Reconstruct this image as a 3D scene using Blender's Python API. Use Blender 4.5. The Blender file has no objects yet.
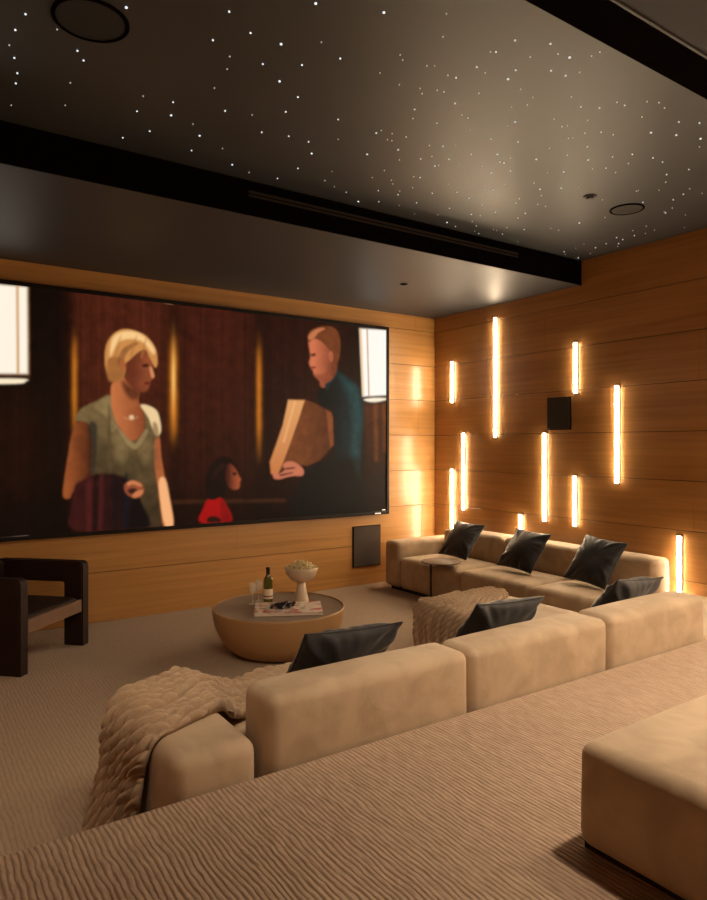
import bpy, bmesh, math, random
import numpy as np
from mathutils import Vector, Matrix, Euler

# ------------------------------------------------------------------ camera
W_PX, H_PX, FPX = 707.0, 900.0, 676.0
HORIZON = 445.0
YAW = math.atan2(463.5, 676.0)
CAM_H = 1.6
scene = bpy.context.scene
cam_data = bpy.data.cameras.new('camera')
cam = bpy.data.objects.new('camera', cam_data)
scene.collection.objects.link(cam)
cam.location = (0, 0, CAM_H)
cam.rotation_euler = (math.pi / 2, 0, -YAW)
cam_data.sensor_width = 36.0
cam_data.sensor_fit = 'HORIZONTAL'
cam_data.lens = FPX / W_PX * 36.0
cam_data.shift_y = -(450.0 - HORIZON) / W_PX
cam_data.clip_start = 0.05
scene.camera = cam

# ------------------------------------------------------------------ world, exposure
world = bpy.data.worlds.new('world')
scene.world = world
world.use_nodes = True
world.node_tree.nodes['Background'].inputs[0].default_value = (1.0, 0.8, 0.6, 1)
world.node_tree.nodes['Background'].inputs[1].default_value = 0.0
scene.view_settings.view_transform = 'Standard'
scene.view_settings.look = 'None'
scene.view_settings.gamma = 1.0
scene.view_settings.exposure = 0.0
scene.view_settings.use_curve_mapping = False
scene.cycles.use_denoising = True
scene.cycles.max_bounces = 10
scene.cycles.diffuse_bounces = 6
scene.cycles.sample_clamp_indirect = 6.0

STRIP_STRENGTH = 92.0        # the light strips on the wall
STRIP_COLOR = (1.0, 0.77, 0.50)
DOWNLIGHT_W = 190.0           # added downlights out of view
SPOT_W = 66.0  # added spots out of view
DOWNLIGHT_COLOR = (1.0, 0.77, 0.54)

C = scene.collection
rng = random.Random(7)
nrng = np.random.RandomState(3)
PI = math.pi

# room constants
XR, XL, YF, YB = 5.55, -1.15, 6.32, -2.6
Z_SOF, Z_STAR = 3.157, 3.39
PLAT_Z, PLAT_Y = 0.39, 2.234
cy_, sy_ = math.cos(YAW), math.sin(YAW)
UP = Vector((0, 0, 1)); FWD = Vector((sy_, cy_, 0)); RGT = Vector((cy_, -sy_, 0))

def ray(x, y):
    return FWD + RGT * ((x - W_PX / 2) / FPX) + UP * ((HORIZON - y) / FPX)
def on_x(x, y, X):
    d = ray(x, y); return Vector((0, 0, CAM_H)) + d * (X / d.x)
def on_y(x, y, Y):
    d = ray(x, y); return Vector((0, 0, CAM_H)) + d * (Y / d.y)
def on_z(x, y, Z):
    d = ray(x, y); return Vector((0, 0, CAM_H)) + d * ((Z - CAM_H) / d.z)

# ------------------------------------------------------------------ materials
def new_mat(name):
    m = bpy.data.materials.new(name); m.use_nodes = True
    return m, m.node_tree, m.node_tree.nodes['Principled BSDF']

def N(nt, t, **kw):
    n = nt.nodes.new(t)
    for k, v in kw.items(): setattr(n, k, v)
    return n

def simple(name, col, rough=0.5, metal=0.0, spec=0.5, var=0.0, scale=8, bump=0.0, bscale=60, **extra):
    m, nt, p = new_mat(name)
    p.inputs['Base Color'].default_value = (*col, 1)
    p.inputs['Roughness'].default_value = rough
    p.inputs['Metallic'].default_value = metal
    p.inputs['Specular IOR Level'].default_value = spec
    for k, v in extra.items(): p.inputs[k.replace('_', ' ')].default_value = v
    tc = N(nt, 'ShaderNodeTexCoord')
    if var > 0:
        nz = N(nt, 'ShaderNodeTexNoise'); nz.inputs['Scale'].default_value = scale; nz.inputs['Detail'].default_value = 4
        nt.links.new(tc.outputs['Object'], nz.inputs['Vector'])
        mx = N(nt, 'ShaderNodeMix', data_type='RGBA')
        mx.inputs['A'].default_value = (*[c * (1 - var) for c in col], 1)
        mx.inputs['B'].default_value = (*[min(1, c * (1 + var)) for c in col], 1)
        nt.links.new(nz.outputs['Fac'], mx.inputs['Factor']); nt.links.new(mx.outputs['Result'], p.inputs['Base Color'])
    if bump > 0:
        nb = N(nt, 'ShaderNodeTexNoise'); nb.inputs['Scale'].default_value = bscale; nb.inputs['Detail'].default_value = 5
        nt.links.new(tc.outputs['Object'], nb.inputs['Vector'])
        b = N(nt, 'ShaderNodeBump'); b.inputs['Strength'].default_value = bump; b.inputs['Distance'].default_value = 0.01
        nt.links.new(nb.outputs['Fac'], b.inputs['Height']); nt.links.new(b.outputs['Normal'], p.inputs['Normal'])
    return m

def wood_mat(name, along, c1, c2, rough=0.29):
    m, nt, p = new_mat(name)
    tc = N(nt, 'ShaderNodeTexCoord'); mp = N(nt, 'ShaderNodeMapping')
    s = [7, 7, 26]; s[along] = 0.8
    mp.inputs['Scale'].default_value = s
    nt.links.new(tc.outputs['Object'], mp.inputs['Vector'])
    n1 = N(nt, 'ShaderNodeTexNoise'); n1.inputs['Scale'].default_value = 1.0; n1.inputs['Detail'].default_value = 7; n1.inputs['Distortion'].default_value = 0.6
    nt.links.new(mp.outputs['Vector'], n1.inputs['Vector'])
    mp2 = N(nt, 'ShaderNodeMapping'); s2 = [1, 1, 2.4]; s2[along] = 0.35; mp2.inputs['Scale'].default_value = s2
    nt.links.new(tc.outputs['Object'], mp2.inputs['Vector'])
    n2 = N(nt, 'ShaderNodeTexNoise'); n2.inputs['Scale'].default_value = 1.3; n2.inputs['Detail'].default_value = 3
    nt.links.new(mp2.outputs['Vector'], n2.inputs['Vector'])
    ad = N(nt, 'ShaderNodeMath', operation='ADD'); nt.links.new(n1.outputs['Fac'], ad.inputs[0]); nt.links.new(n2.outputs['Fac'], ad.inputs[1])
    cr = N(nt, 'ShaderNodeValToRGB')
    cr.color_ramp.elements[0].position = 0.38; cr.color_ramp.elements[0].color = (*c1, 1)
    cr.color_ramp.elements[1].position = 0.62; cr.color_ramp.elements[1].color = (*c2, 1)
    hf = N(nt, 'ShaderNodeMath', operation='MULTIPLY'); hf.inputs[1].default_value = 0.5
    nt.links.new(ad.outputs[0], hf.inputs[0]); nt.links.new(hf.outputs[0], cr.inputs['Fac'])
    nt.links.new(cr.outputs['Color'], p.inputs['Base Color'])
    p.inputs['Roughness'].default_value = rough
    p.inputs['Specular IOR Level'].default_value = 0.65
    b = N(nt, 'ShaderNodeBump'); b.inputs['Strength'].default_value = 0.08; b.inputs['Distance'].default_value = 0.01
    nt.links.new(n1.outputs['Fac'], b.inputs['Height']); nt.links.new(b.outputs['Normal'], p.inputs['Normal'])
    return m

def velvet(name, c1, c2, sheen=0.25, tint=(1, 0.9, 0.8), rough=0.75):
    m, nt, p = new_mat(name)
    tc = N(nt, 'ShaderNodeTexCoord')
    n1 = N(nt, 'ShaderNodeTexNoise'); n1.inputs['Scale'].default_value = 5.5; n1.inputs['Detail'].default_value = 6; n1.inputs['Distortion'].default_value = 0.5
    nt.links.new(tc.outputs['Object'], n1.inputs['Vector'])
    cr = N(nt, 'ShaderNodeValToRGB')
    cr.color_ramp.elements[0].position = 0.36; cr.color_ramp.elements[0].color = (*c1, 1)
    cr.color_ramp.elements[1].position = 0.62; cr.color_ramp.elements[1].color = (*c2, 1)
    nt.links.new(n1.outputs['Fac'], cr.inputs['Fac']); nt.links.new(cr.outputs['Color'], p.inputs['Base Color'])
    p.inputs['Roughness'].default_value = rough
    p.inputs['Sheen Weight'].default_value = sheen
    p.inputs['Sheen Roughness'].default_value = 0.4
    p.inputs['Sheen Tint'].default_value = (*tint, 1)
    p.inputs['Specular IOR Level'].default_value = 0.2
    n2 = N(nt, 'ShaderNodeTexNoise'); n2.inputs['Scale'].default_value = 6; n2.inputs['Detail'].default_value = 6; n2.inputs['Distortion'].default_value = 0.7
    nt.links.new(tc.outputs['Object'], n2.inputs['Vector'])
    b = N(nt, 'ShaderNodeBump'); b.inputs['Strength'].default_value = 0.22; b.inputs['Distance'].default_value = 0.02
    nt.links.new(n2.outputs['Fac'], b.inputs['Height']); nt.links.new(b.outputs['Normal'], p.inputs['Normal'])
    return m

def carpet_mat(name, c1, c2, period=0.024, strength=1.0, lo=0.0):
    # ribbed loop carpet: uneven ribs running along Y
    m, nt, p = new_mat(name)
    tc = N(nt, 'ShaderNodeTexCoord'); L = nt.links.new
    mp = N(nt, 'ShaderNodeMapping'); mp.inputs['Scale'].default_value = (1, 0.14, 1); L(tc.outputs['Object'], mp.inputs['Vector'])
    wv = N(nt, 'ShaderNodeTexWave', wave_type='BANDS', bands_direction='X', wave_profile='SIN')
    wv.inputs['Scale'].default_value = 0.314 / period
    wv.inputs['Distortion'].default_value = 2.2; wv.inputs['Detail'].default_value = 2.5
    wv.inputs['Detail Scale'].default_value = 2.0; wv.inputs['Detail Roughness'].default_value = 0.6
    wn = N(nt, 'ShaderNodeTexNoise'); wn.inputs['Scale'].default_value = 5.0; wn.inputs['Detail'].default_value = 4; wn.inputs['Roughness'].default_value = 0.6
    mpw = N(nt, 'ShaderNodeMapping'); mpw.inputs['Scale'].default_value = (1, 0.8, 1); L(tc.outputs['Object'], mpw.inputs['Vector']); L(mpw.outputs['Vector'], wn.inputs['Vector'])
    wsub = N(nt, 'ShaderNodeVectorMath', operation='SUBTRACT'); wsub.inputs[1].default_value = (.5, .5, .5); L(wn.outputs['Color'], wsub.inputs[0])
    wsc = N(nt, 'ShaderNodeVectorMath', operation='MULTIPLY'); wsc.inputs[1].default_value = (.04, 0, 0); L(wsub.outputs[0], wsc.inputs[0])
    wad = N(nt, 'ShaderNodeVectorMath', operation='ADD'); L(mp.outputs['Vector'], wad.inputs[0]); L(wsc.outputs[0], wad.inputs[1])
    L(wad.outputs[0], wv.inputs['Vector'])
    mp2 = N(nt, 'ShaderNodeMapping'); mp2.inputs['Scale'].default_value = (1.0, 0.3, 1); L(tc.outputs['Object'], mp2.inputs['Vector'])
    nz = N(nt, 'ShaderNodeTexNoise'); nz.inputs['Scale'].default_value = 60; nz.inputs['Detail'].default_value = 5
    L(mp2.outputs['Vector'], nz.inputs['Vector'])
    big = N(nt, 'ShaderNodeTexNoise'); big.inputs['Scale'].default_value = 2.6; big.inputs['Detail'].default_value = 6; big.inputs['Roughness'].default_value = 0.65
    L(tc.outputs['Object'], big.inputs['Vector'])
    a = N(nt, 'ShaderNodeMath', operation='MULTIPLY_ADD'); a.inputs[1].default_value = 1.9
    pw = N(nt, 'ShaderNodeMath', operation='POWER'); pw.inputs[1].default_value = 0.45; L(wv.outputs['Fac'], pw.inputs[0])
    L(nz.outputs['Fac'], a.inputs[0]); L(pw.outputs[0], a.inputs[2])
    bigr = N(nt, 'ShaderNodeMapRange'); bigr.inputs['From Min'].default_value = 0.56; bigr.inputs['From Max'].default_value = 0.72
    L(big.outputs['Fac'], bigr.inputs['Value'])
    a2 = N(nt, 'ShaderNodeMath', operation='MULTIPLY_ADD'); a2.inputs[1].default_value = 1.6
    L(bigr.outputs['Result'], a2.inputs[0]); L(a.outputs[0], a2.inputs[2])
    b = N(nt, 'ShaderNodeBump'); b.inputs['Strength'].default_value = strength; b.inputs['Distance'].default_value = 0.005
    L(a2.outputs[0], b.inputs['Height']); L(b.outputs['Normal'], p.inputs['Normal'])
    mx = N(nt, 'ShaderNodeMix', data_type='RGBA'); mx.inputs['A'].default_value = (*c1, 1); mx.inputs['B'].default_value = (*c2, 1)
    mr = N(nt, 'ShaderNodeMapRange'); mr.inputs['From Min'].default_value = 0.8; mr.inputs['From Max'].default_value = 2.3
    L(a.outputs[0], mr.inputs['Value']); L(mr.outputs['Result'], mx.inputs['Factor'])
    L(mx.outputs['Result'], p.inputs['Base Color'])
    p.inputs['Roughness'].default_value = 0.95
    p.inputs['Specular IOR Level'].default_value = 0.1
    p.inputs['Sheen Weight'].default_value = 0.1
    return m

def emis(name, col, strength, sample=True):
    m, nt, p = new_mat(name)
    p.inputs['Base Color'].default_value = (0.8, 0.8, 0.8, 1)
    p.inputs['Emission Color'].default_value = (*col, 1)
    p.inputs['Emission Strength'].default_value = strength
    if not sample: m.cycles.emission_sampling = 'NONE'
    return m

M = {}
OAK1, OAK2 = (0.37, 0.176, 0.048), (0.52, 0.265, 0.086)
M['oak_x'] = wood_mat('oak_along_x', 0, OAK1, OAK2)
M['oak_y'] = wood_mat('oak_along_y', 1, OAK1, OAK2)
M['groove'] = simple('panel_backing', (0.07, 0.035, 0.015), 0.8)
M['star_ceiling'] = simple('satin_dark_ceiling', (0.042, 0.045, 0.048), 0.46, var=0.12, scale=1.2, bump=0.12, bscale=3.0)
M['soffit'] = simple('soffit_paint', (0.036, 0.035, 0.037), 0.52, var=0.06, scale=2, bump=0.04, bscale=5)
M['soffit_near'] = simple('soffit_matt_darkened', (0.022, 0.019, 0.020), 0.6, spec=0.2, var=0.06, scale=2)  # soffit paint darkened in colour to offset the bounce of the added downlights
M['black_trim'] = simple('black_paint', (0.004, 0.003, 0.003), 0.8, spec=0.0, var=0.2)
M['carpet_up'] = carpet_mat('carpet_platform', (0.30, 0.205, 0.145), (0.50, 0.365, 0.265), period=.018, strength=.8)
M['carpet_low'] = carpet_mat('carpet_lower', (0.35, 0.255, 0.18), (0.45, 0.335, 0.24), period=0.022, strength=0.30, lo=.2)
M['velvet'] = velvet('beige_velvet', (0.42, 0.312, 0.208), (0.53, 0.40, 0.275))
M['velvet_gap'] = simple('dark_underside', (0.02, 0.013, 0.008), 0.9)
M['charcoal'] = velvet('charcoal_velvet', (0.018, 0.018, 0.021), (0.038, 0.038, 0.043), sheen=0.35, tint=(0.9, 0.85, 0.85), rough=0.5)
M['knit'] = simple('knit_wool', (0.50, 0.355, 0.235), 0.9, spec=0.1, var=0.18, scale=40, bump=0.6, bscale=220, Sheen_Weight=0.2)
M['strip'] = emis('strip_diffuser', STRIP_COLOR, STRIP_STRENGTH)
M['channel'] = simple('bronze_channel', (0.10, 0.055, 0.025), 0.5, metal=0.4, var=0.1)
M['star'] = emis('fibre_star', (0.80, 0.92, 1.0), 1.1, sample=False)
M['star_dim'] = emis('fibre_star_dim', (0.9, 0.9, 0.85), 0.4, sample=False)
M['speaker'] = simple('speaker_cloth', (0.022, 0.018, 0.016), 0.75, var=0.2, scale=300, bump=0.4, bscale=600)
M['speaker_brown'] = simple('speaker_cloth_brown', (0.045, 0.028, 0.020), 0.75, var=0.2, scale=300, bump=0.4, bscale=600)
M['speaker_grille'] = simple('ceiling_speaker_grille', (0.010, 0.008, 0.008), 0.7, var=0.2, scale=300, bump=0.4, bscale=600)
M['tv_frame'] = simple('tv_frame', (0.008, 0.004, 0.003), 0.5, spec=0.2, var=0.1)
M['tablebody'] = simple('lacquered_table', (0.43, 0.245, 0.105), 0.5, var=0.07, scale=6, bump=0.15, bscale=90)
M['tabletop'] = simple('leather_top', (0.27, 0.20, 0.15), 0.42, var=0.1, scale=14, bump=0.1, bscale=120)
M['ceramic'] = simple('cream_ceramic', (0.66, 0.52, 0.38), 0.4, var=0.05)
M['popcorn'] = simple('popcorn', (0.90, 0.66, 0.36), 0.8, var=0.35, scale=45)
M['darkwood'] = simple('dark_wood', (0.020, 0.008, 0.006), 0.55, spec=0.25, var=0.35, scale=5, bump=0.1, bscale=40)
M['darkleather'] = simple('dark_leather', (0.020, 0.010, 0.007), 0.6, spec=0.25, var=0.2, scale=9, bump=0.2, bscale=80)
M['brownpanel'] = simple('brown_leather_rail', (0.16, 0.085, 0.048), 0.5, var=0.2, scale=9, bump=0.1, bscale=80)
M['bottle'] = simple('green_bottle_glass', (0.16, 0.17, 0.03), 0.08, var=0.1, Transmission_Weight=0.45)
M['wine'] = simple('dark_wine', (0.06, 0.03, 0.008), 0.15)
M['foil'] = simple('foil_cap', (0.035, 0.012, 0.010), 0.35, metal=0.3)
M['label'] = simple('bottle_label', (0.80, 0.68, 0.52), 0.7)
M['label_band'] = simple('bottle_label_print', (0.20, 0.12, 0.07), 0.7)
M['glass'] = simple('clear_glass', (0.95, 0.85, 0.68), 0.06, spec=1.0, Alpha=0.38)
M['paper'] = simple('page_edges', (0.80, 0.68, 0.56), 0.7, var=0.1, scale=60)
M['grape'] = simple('dark_grape', (0.012, 0.008, 0.012), 0.3, var=0.2)
M['metal_brown'] = simple('brown_metal', (0.035, 0.018, 0.011), 0.4, metal=0.3)
M['sidetop'] = simple('side_table_top', (0.14, 0.08, 0.045), 0.6, spec=0.25, var=0.1)
M['badge'] = simple('silver_badge_glow', (0.8, 0.8, 0.8), 0.3, metal=0.6, Emission_Color=(1, 1, 1, 1), Emission_Strength=0.3)  # emission added to brighten the marks; they are no lamp
M['lens'] = emis('added_downlight_lens', (1.0, 0.75, 0.5), 3.0)  # glowing lens of the added downlights

def cover_mat():
    m, nt, p = new_mat('magazine_cover'); L = nt.links.new
    tc = N(nt, 'ShaderNodeTexCoord')
    v = N(nt, 'ShaderNodeTexVoronoi'); v.inputs['Scale'].default_value = 26; v.inputs['Randomness'].default_value = 1.0
    L(tc.outputs['Object'], v.inputs['Vector'])
    sx = N(nt, 'ShaderNodeSeparateColor'); L(v.outputs['Color'], sx.inputs['Color'])
    cr = N(nt, 'ShaderNodeValToRGB'); cr.color_ramp.interpolation = 'CONSTANT'
    cols = [(0.0, (0.80, 0.66, 0.55)), (0.3, (0.55, 0.30, 0.24)), (0.42, (0.85, 0.74, 0.64)), (0.60, (0.60, 0.12, 0.08)), (0.68, (0.82, 0.58, 0.48)), (0.8, (0.28, 0.22, 0.10)), (0.88, (0.88, 0.76, 0.66))]
    e = cr.color_ramp.elements
    e[0].position, e[0].color = cols[0][0], (*cols[0][1], 1)
    e[1].position, e[1].color = cols[1][0], (*cols[1][1], 1)
    for q, c in cols[2:]:
        k = e.new(q); k.color = (*c, 1)
    L(sx.outputs['Red'], cr.inputs['Fac']); L(cr.outputs['Color'], p.inputs['Base Color'])
    p.inputs['Roughness'].default_value = 0.3
    return m
M['cover'] = cover_mat()

# ------------------------------------------------------------------ mesh helpers
def link_mesh(name, verts, faces, mat, parent=None, smooth=True, loc=None, rot=0.0):
    me = bpy.data.meshes.new(name)
    me.from_pydata([tuple(v) for v in verts], [], faces); me.update()
    if smooth: me.polygons.foreach_set('use_smooth', [True] * len(me.polygons))
    me.materials.append(mat)
    o = bpy.data.objects.new(name, me); C.objects.link(o)
    if parent is not None: o.parent = parent
    if loc is not None: o.location = loc
    if rot: o.rotation_euler = (0, 0, rot)
    return o

def from_bm(name, bm, mat, parent=None, smooth=False, **k):
    me = bpy.data.meshes.new(name); bm.to_mesh(me); bm.free()
    if smooth: me.polygons.foreach_set('use_smooth', [True] * len(me.polygons))
    me.materials.append(mat)
    o = bpy.data.objects.new(name, me); C.objects.link(o)
    if parent is not None: o.parent = parent
    if k.get('loc') is not None: o.location = k['loc']
    return o

def tag(o, label=None, cat=None, group=None, kind=None):
    if label: o['label'] = label
    if cat: o['category'] = cat
    if group: o['group'] = group
    if kind: o['kind'] = kind
    return o

def empty(name, loc=(0, 0, 0), rz=0.0, label=None, cat=None, group=None):
    o = bpy.data.objects.new(name, None); C.objects.link(o)
    o.location = loc; o.rotation_euler = (0, 0, rz); o.empty_display_size = 0.1
    return tag(o, label, cat, group)

def struct(o): o['kind'] = 'structure'; return o

def add_box(bm, x0, x1, y0, y1, z0, z1, bev=0.0, seg=2, mtx=None):
    r = bmesh.ops.create_cube(bm, size=1.0)
    vs = r['verts']
    for v in vs:
        v.co = Vector(((x0 + x1) / 2 + v.co.x * (x1 - x0), (y0 + y1) / 2 + v.co.y * (y1 - y0), (z0 + z1) / 2 + v.co.z * (z1 - z0)))
    if bev > 0:
        es = list({e for v in vs for e in v.link_edges})
        r2 = bmesh.ops.bevel(bm, geom=es, offset=bev, segments=seg, affect='EDGES', profile=0.5)
    return bm

def box(name, b, mat, parent=None, bev=0.0, seg=2, smooth=False):
    bm = bmesh.new(); add_box(bm, *b, bev=bev, seg=seg)
    return from_bm(name, bm, mat, parent, smooth)

def lathe_data(profile, n=48, cx=0, cy=0, cz=0):
    vs, fs = [], []
    m = len(profile)
    for (r, z) in profile:
        for k in range(n):
            a = 2 * PI * k / n
            vs.append((cx + r * math.cos(a), cy + r * math.sin(a), cz + z))
    for i in range(m - 1):
        for k in range(n):
            k2 = (k + 1) % n
            fs.append((i * n + k, i * n + k2, (i + 1) * n + k2, (i + 1) * n + k))
    return vs, fs

def lathe(name, profile, mat, parent=None, n=48, smooth=True, center=(0, 0, 0), close=True):
    vs, fs = lathe_data(profile, n, *center)
    m = len(profile)
    if close and profile[0][0] > 1e-4: fs.append(tuple(range(n))[::-1])
    if close and profile[-1][0] > 1e-4: fs.append(tuple((m - 1) * n + k for k in range(n)))
    o = link_mesh(name, vs, fs, mat, parent, smooth)
    bm = bmesh.new(); bm.from_mesh(o.data); bmesh.ops.remove_doubles(bm, verts=bm.verts, dist=1e-5)
    bmesh.ops.recalc_face_normals(bm, faces=bm.faces); bm.to_mesh(o.data); bm.free()
    return o

def round_poly(pts, r, seg=6):
    # rounds a 2D polygon's corners
    out = []
    n = len(pts)
    for i in range(n):
        p = Vector(pts[i]); a = Vector(pts[i - 1]); b = Vector(pts[(i + 1) % n])
        da = (a - p).normalized(); db = (b - p).normalized()
        ang = da.angle(db); t = min(r / math.tan(ang / 2), (a - p).length * .49, (b - p).length * .49)
        p0 = p + da * t; p1 = p + db * t
        for k in range(seg + 1):
            u = k / seg
            out.append(tuple(p0 * (1 - u) ** 2 + p * 2 * u * (1 - u) + p1 * u ** 2))
    return out

def smooth_noise(P, seed, scale=1.0):
    r = np.random.RandomState(seed); out = np.zeros(len(P))
    for k in range(7):
        d = r.normal(size=3); d /= np.linalg.norm(d)
        f = scale * (1.5 + k * 1.3)
        out += np.sin(P @ d * f * 2 + r.uniform(0, 6.28)) / (1.2 + k * .6)
    return out / 3.0

def soft_box(name, b, mat, parent=None, r=0.05, bulge=0.01, seed=1, wr=0.003, step=0.045, rb=None, hang=0.0):
    """upholstered block: rounded edges, slightly puffed faces, faint creases"""
    x0, x1, y0, y1, z0, z1 = b
    lo = np.array([x0, y0, z0]); hi = np.array([x1, y1, z1]); c = (lo + hi) / 2; h = (hi - lo) / 2
    def ts(hh):
        m = max(2, int((2 * hh - 2 * r) / step))
        e = [-hh + r * (1 - math.cos(PI / 2 * k / 5)) for k in range(5)]
        mid = list(np.linspace(-hh + r, hh - r, m + 1))
        return np.array(e + mid + [-q for q in e[::-1]])
    T = [ts(h[i]) for i in range(3)]
    idx, vs, fs = {}, [], []
    n = [len(t) for t in T]
    def vid(i, j, k):
        key = (i, j, k)
        if key not in idx:
            idx[key] = len(vs); vs.append((T[0][i], T[1][j], T[2][k]))
        return idx[key]
    for ax in range(3):
        a1, a2 = (ax + 1) % 3, (ax + 2) % 3
        for side in (0, n[ax] - 1):
            for i in range(n[a1] - 1):
                for j in range(n[a2] - 1):
                    q = []
                    for (di, dj) in ((0, 0), (1, 0), (1, 1), (0, 1)):
                        t = [0, 0, 0]; t[ax] = side; t[a1] = i + di; t[a2] = j + dj; q.append(vid(*t))
                    fs.append(tuple(q) if side else tuple(q[::-1]))
    P = np.array(vs)
    inner = np.clip(P, -(h - r), h - r)
    d = P - inner; L = np.linalg.norm(d, axis=1, keepdims=True); L[L == 0] = 1
    nrm = d / L
    Q = inner + nrm * r
    # puff
    u = Q / h
    for ax in range(3):
        a1, a2 = (ax + 1) % 3, (ax + 2) % 3
        w = (1 - np.clip(np.abs(u[:, a1]), 0, 1) ** 3.0) * (1 - np.clip(np.abs(u[:, a2]), 0, 1) ** 3.0)
        if ax == 2: w = np.where(Q[:, 2] > 0, w, 0)
        Q[:, ax] += np.sign(nrm[:, ax]) * np.abs(nrm[:, ax]) * bulge * w
    Q += nrm * (smooth_noise(Q + c, seed, 2.2) * wr)[:, None]
    Q += c
    return link_mesh(name, Q, fs, mat, parent)

# ------------------------------------------------------------------ SETTING: floor, platform
def grid_plane(name, x0, x1, y0, y1, z, mat):
    return struct(link_mesh(name, [(x0, y0, z), (x1, y0, z), (x1, y1, z), (x0, y1, z)], [(0, 1, 2, 3)], mat, smooth=False))

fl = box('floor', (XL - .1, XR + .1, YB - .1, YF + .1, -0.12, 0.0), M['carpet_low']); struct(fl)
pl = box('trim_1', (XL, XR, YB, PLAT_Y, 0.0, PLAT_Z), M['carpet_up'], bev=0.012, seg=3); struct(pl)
pl['label'] = 'raised carpeted platform behind the sectional sofa'

# ------------------------------------------------------------------ SETTING: panelled walls
GZ = [0.0] + [0.03 + 0.422 * k for k in range(1, 8)] + [3.6]
def panel_wall(name, axis, at, a0, a1, sgn, mat, ztop, joint=2.44):
    bm = bmesh.new(); g = 0.003
    for r in range(len(GZ) - 1):
        z0, z1 = GZ[r] + g, min(GZ[r + 1] - g, ztop)
        if z1 <= z0: continue
        off = (r * 0.83) % joint
        xs = [a0]; q = a0 - off + joint
        while q < a1:
            if q > a0 + .1: xs.append(q)
            q += joint
        xs.append(a1)
        for i in range(len(xs) - 1):
            u0, u1 = xs[i] + .0004, xs[i + 1] - .0004
            if axis == 'x': add_box(bm, u0, u1, *sorted((at, at + sgn * .02)), z0, z1, bev=.0010, seg=1)
            else: add_box(bm, *sorted((at, at + sgn * .02)), u0, u1, z0, z1, bev=.0010, seg=1)
    w = struct(from_bm(name, bm, mat))
    if axis == 'x': b = (a0 - .1, a1 + .1, *sorted((at + sgn * .014, at + sgn * .15)), 0, 3.6)
    else: b = (*sorted((at + sgn * .014, at + sgn * .15)), a0 - .1, a1 + .1, 0, 3.6)
    box('backing', b, M['groove'], w)
    return w
panel_wall('wall_front', 'x', YF, XL, XR, 1, M['oak_x'], 3.5)
panel_wall('wall_right', 'y', XR, YB, YF, 1, M['oak_y'], 3.5)
panel_wall('wall_left', 'y', XL, YB, YF, -1, M['oak_y'], 3.5)
panel_wall('wall_back', 'x', YB, XL, XR, -1, M['oak_x'], 3.5)

# ------------------------------------------------------------------ SETTING: ceiling
struct(box('ceiling', (XL - .1, XR + .1, YB - .1, YF + .1, Z_STAR, Z_STAR + .1), M['star_ceiling']))
SY = 4.17
sof = struct(box('trim_2', (XL, XR, SY + .02, YF, Z_SOF, Z_STAR), M['soffit'])); sof['label'] = 'dark lowered soffit above the screen'
fas = struct(box('trim_3', (XL, XR, SY, SY + .02, Z_SOF - .004, Z_STAR), M['black_trim'], bev=.003)); fas['label'] = 'black fascia at the edge of the star ceiling'
BY0, BY1 = 1.44, 1.61
bmn = struct(box('trim_4', (XL, XR, BY0, BY1, Z_SOF - .004, Z_STAR), M['black_trim'], bev=.003)); bmn['label'] = 'black band edging the star ceiling overhead'
nsf = struct(box('trim_5', (XL, XR, YB, BY0 - .012, Z_SOF, Z_STAR), M['soffit_near'])); nsf['label'] = 'dark soffit above the platform'
lip = struct(box('trim_6', (XL, XR, BY0 - .012, BY0, Z_SOF - .006, Z_STAR), M['soffit'], bev=.002)); lip['label'] = 'thin painted lip beside the black ceiling band'
cnr = struct(box('trim_7', (XL, XR, SY - .004, SY + .024, Z_SOF - .008, Z_SOF - .0042), M['soffit'])); cnr['label'] = 'thin edge bead under the black fascia'

# ------------------------------------------------------------------ light strips on the right wall
def strip_light(Yc, z0, z1, label, group='vertical light strips on the right wall'):
    t = empty('wall_light', (XR, Yc, z0), 0, label, 'wall light', group)
    w = 0.018; h = z1 - z0
    box('channel', (-.012, 0.0, -w - .004, w + .004, -.015, h + .015), M['channel'], t, bev=.002)
    bm = bmesh.new(); add_box(bm, -.021, -.012, -w, w, 0, h, bev=.003, seg=2)
    from_bm('diffuser', bm, M['strip'], t)
    return t
STRIPS = [
 (451.7, 362, 402.4, 'short light strip nearest the screen corner, upper of the two there'),
 (495, 318, 437, 'longest light strip, rising almost to the ceiling above the sofa'),
 (575, 343, 392.7, 'short light strip high on the wall, just above and right of the square speaker'),
 (616.5, 386, 483, 'long light strip standing to the right of the square speaker'),
 (463, 433.4, 509.7, 'mid-height light strip between the corner strips and the tallest strip'),
 (451.5, 469.5, 545, 'low light strip at the corner, running down behind the leftmost wall cushion'),
 (544, 433.4, 521, 'light strip hanging just below and left of the square speaker'),
 (574.5, 476.4, 526, 'short light strip low on the wall above the rightmost wall cushion'),
 (520, 514.8, 545, 'light strip of which only the tip shows above the sofa back'),
 (679, 536.5, 640, 'low light strip glowing beside the right end of the wall sofa'),
]
for (x, y0, y1, lb) in STRIPS:
    a = on_x(x, y0, XR - .02); b = on_x(x, y1, XR - .02)
    strip_light(a.y, max(b.z, .06), a.z, lb)
for (Y, z0, z1) in ((2.45, 1.2, 2.1), (1.95, 0.5, 1.1), (1.55, 1.3, 2.2), (0.9, 0.9, 1.9), (0.35, 1.5, 2.3), (-0.4, 0.6, 1.5), (-1.3, 1.1, 2.2)):  # unseen strips added to brighten the sofa backs and platform
    strip_light(Y, z0, z1, 'added unseen vertical light strip further back on the right wall, beside the platform', 'added light strips beside the platform')

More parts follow.
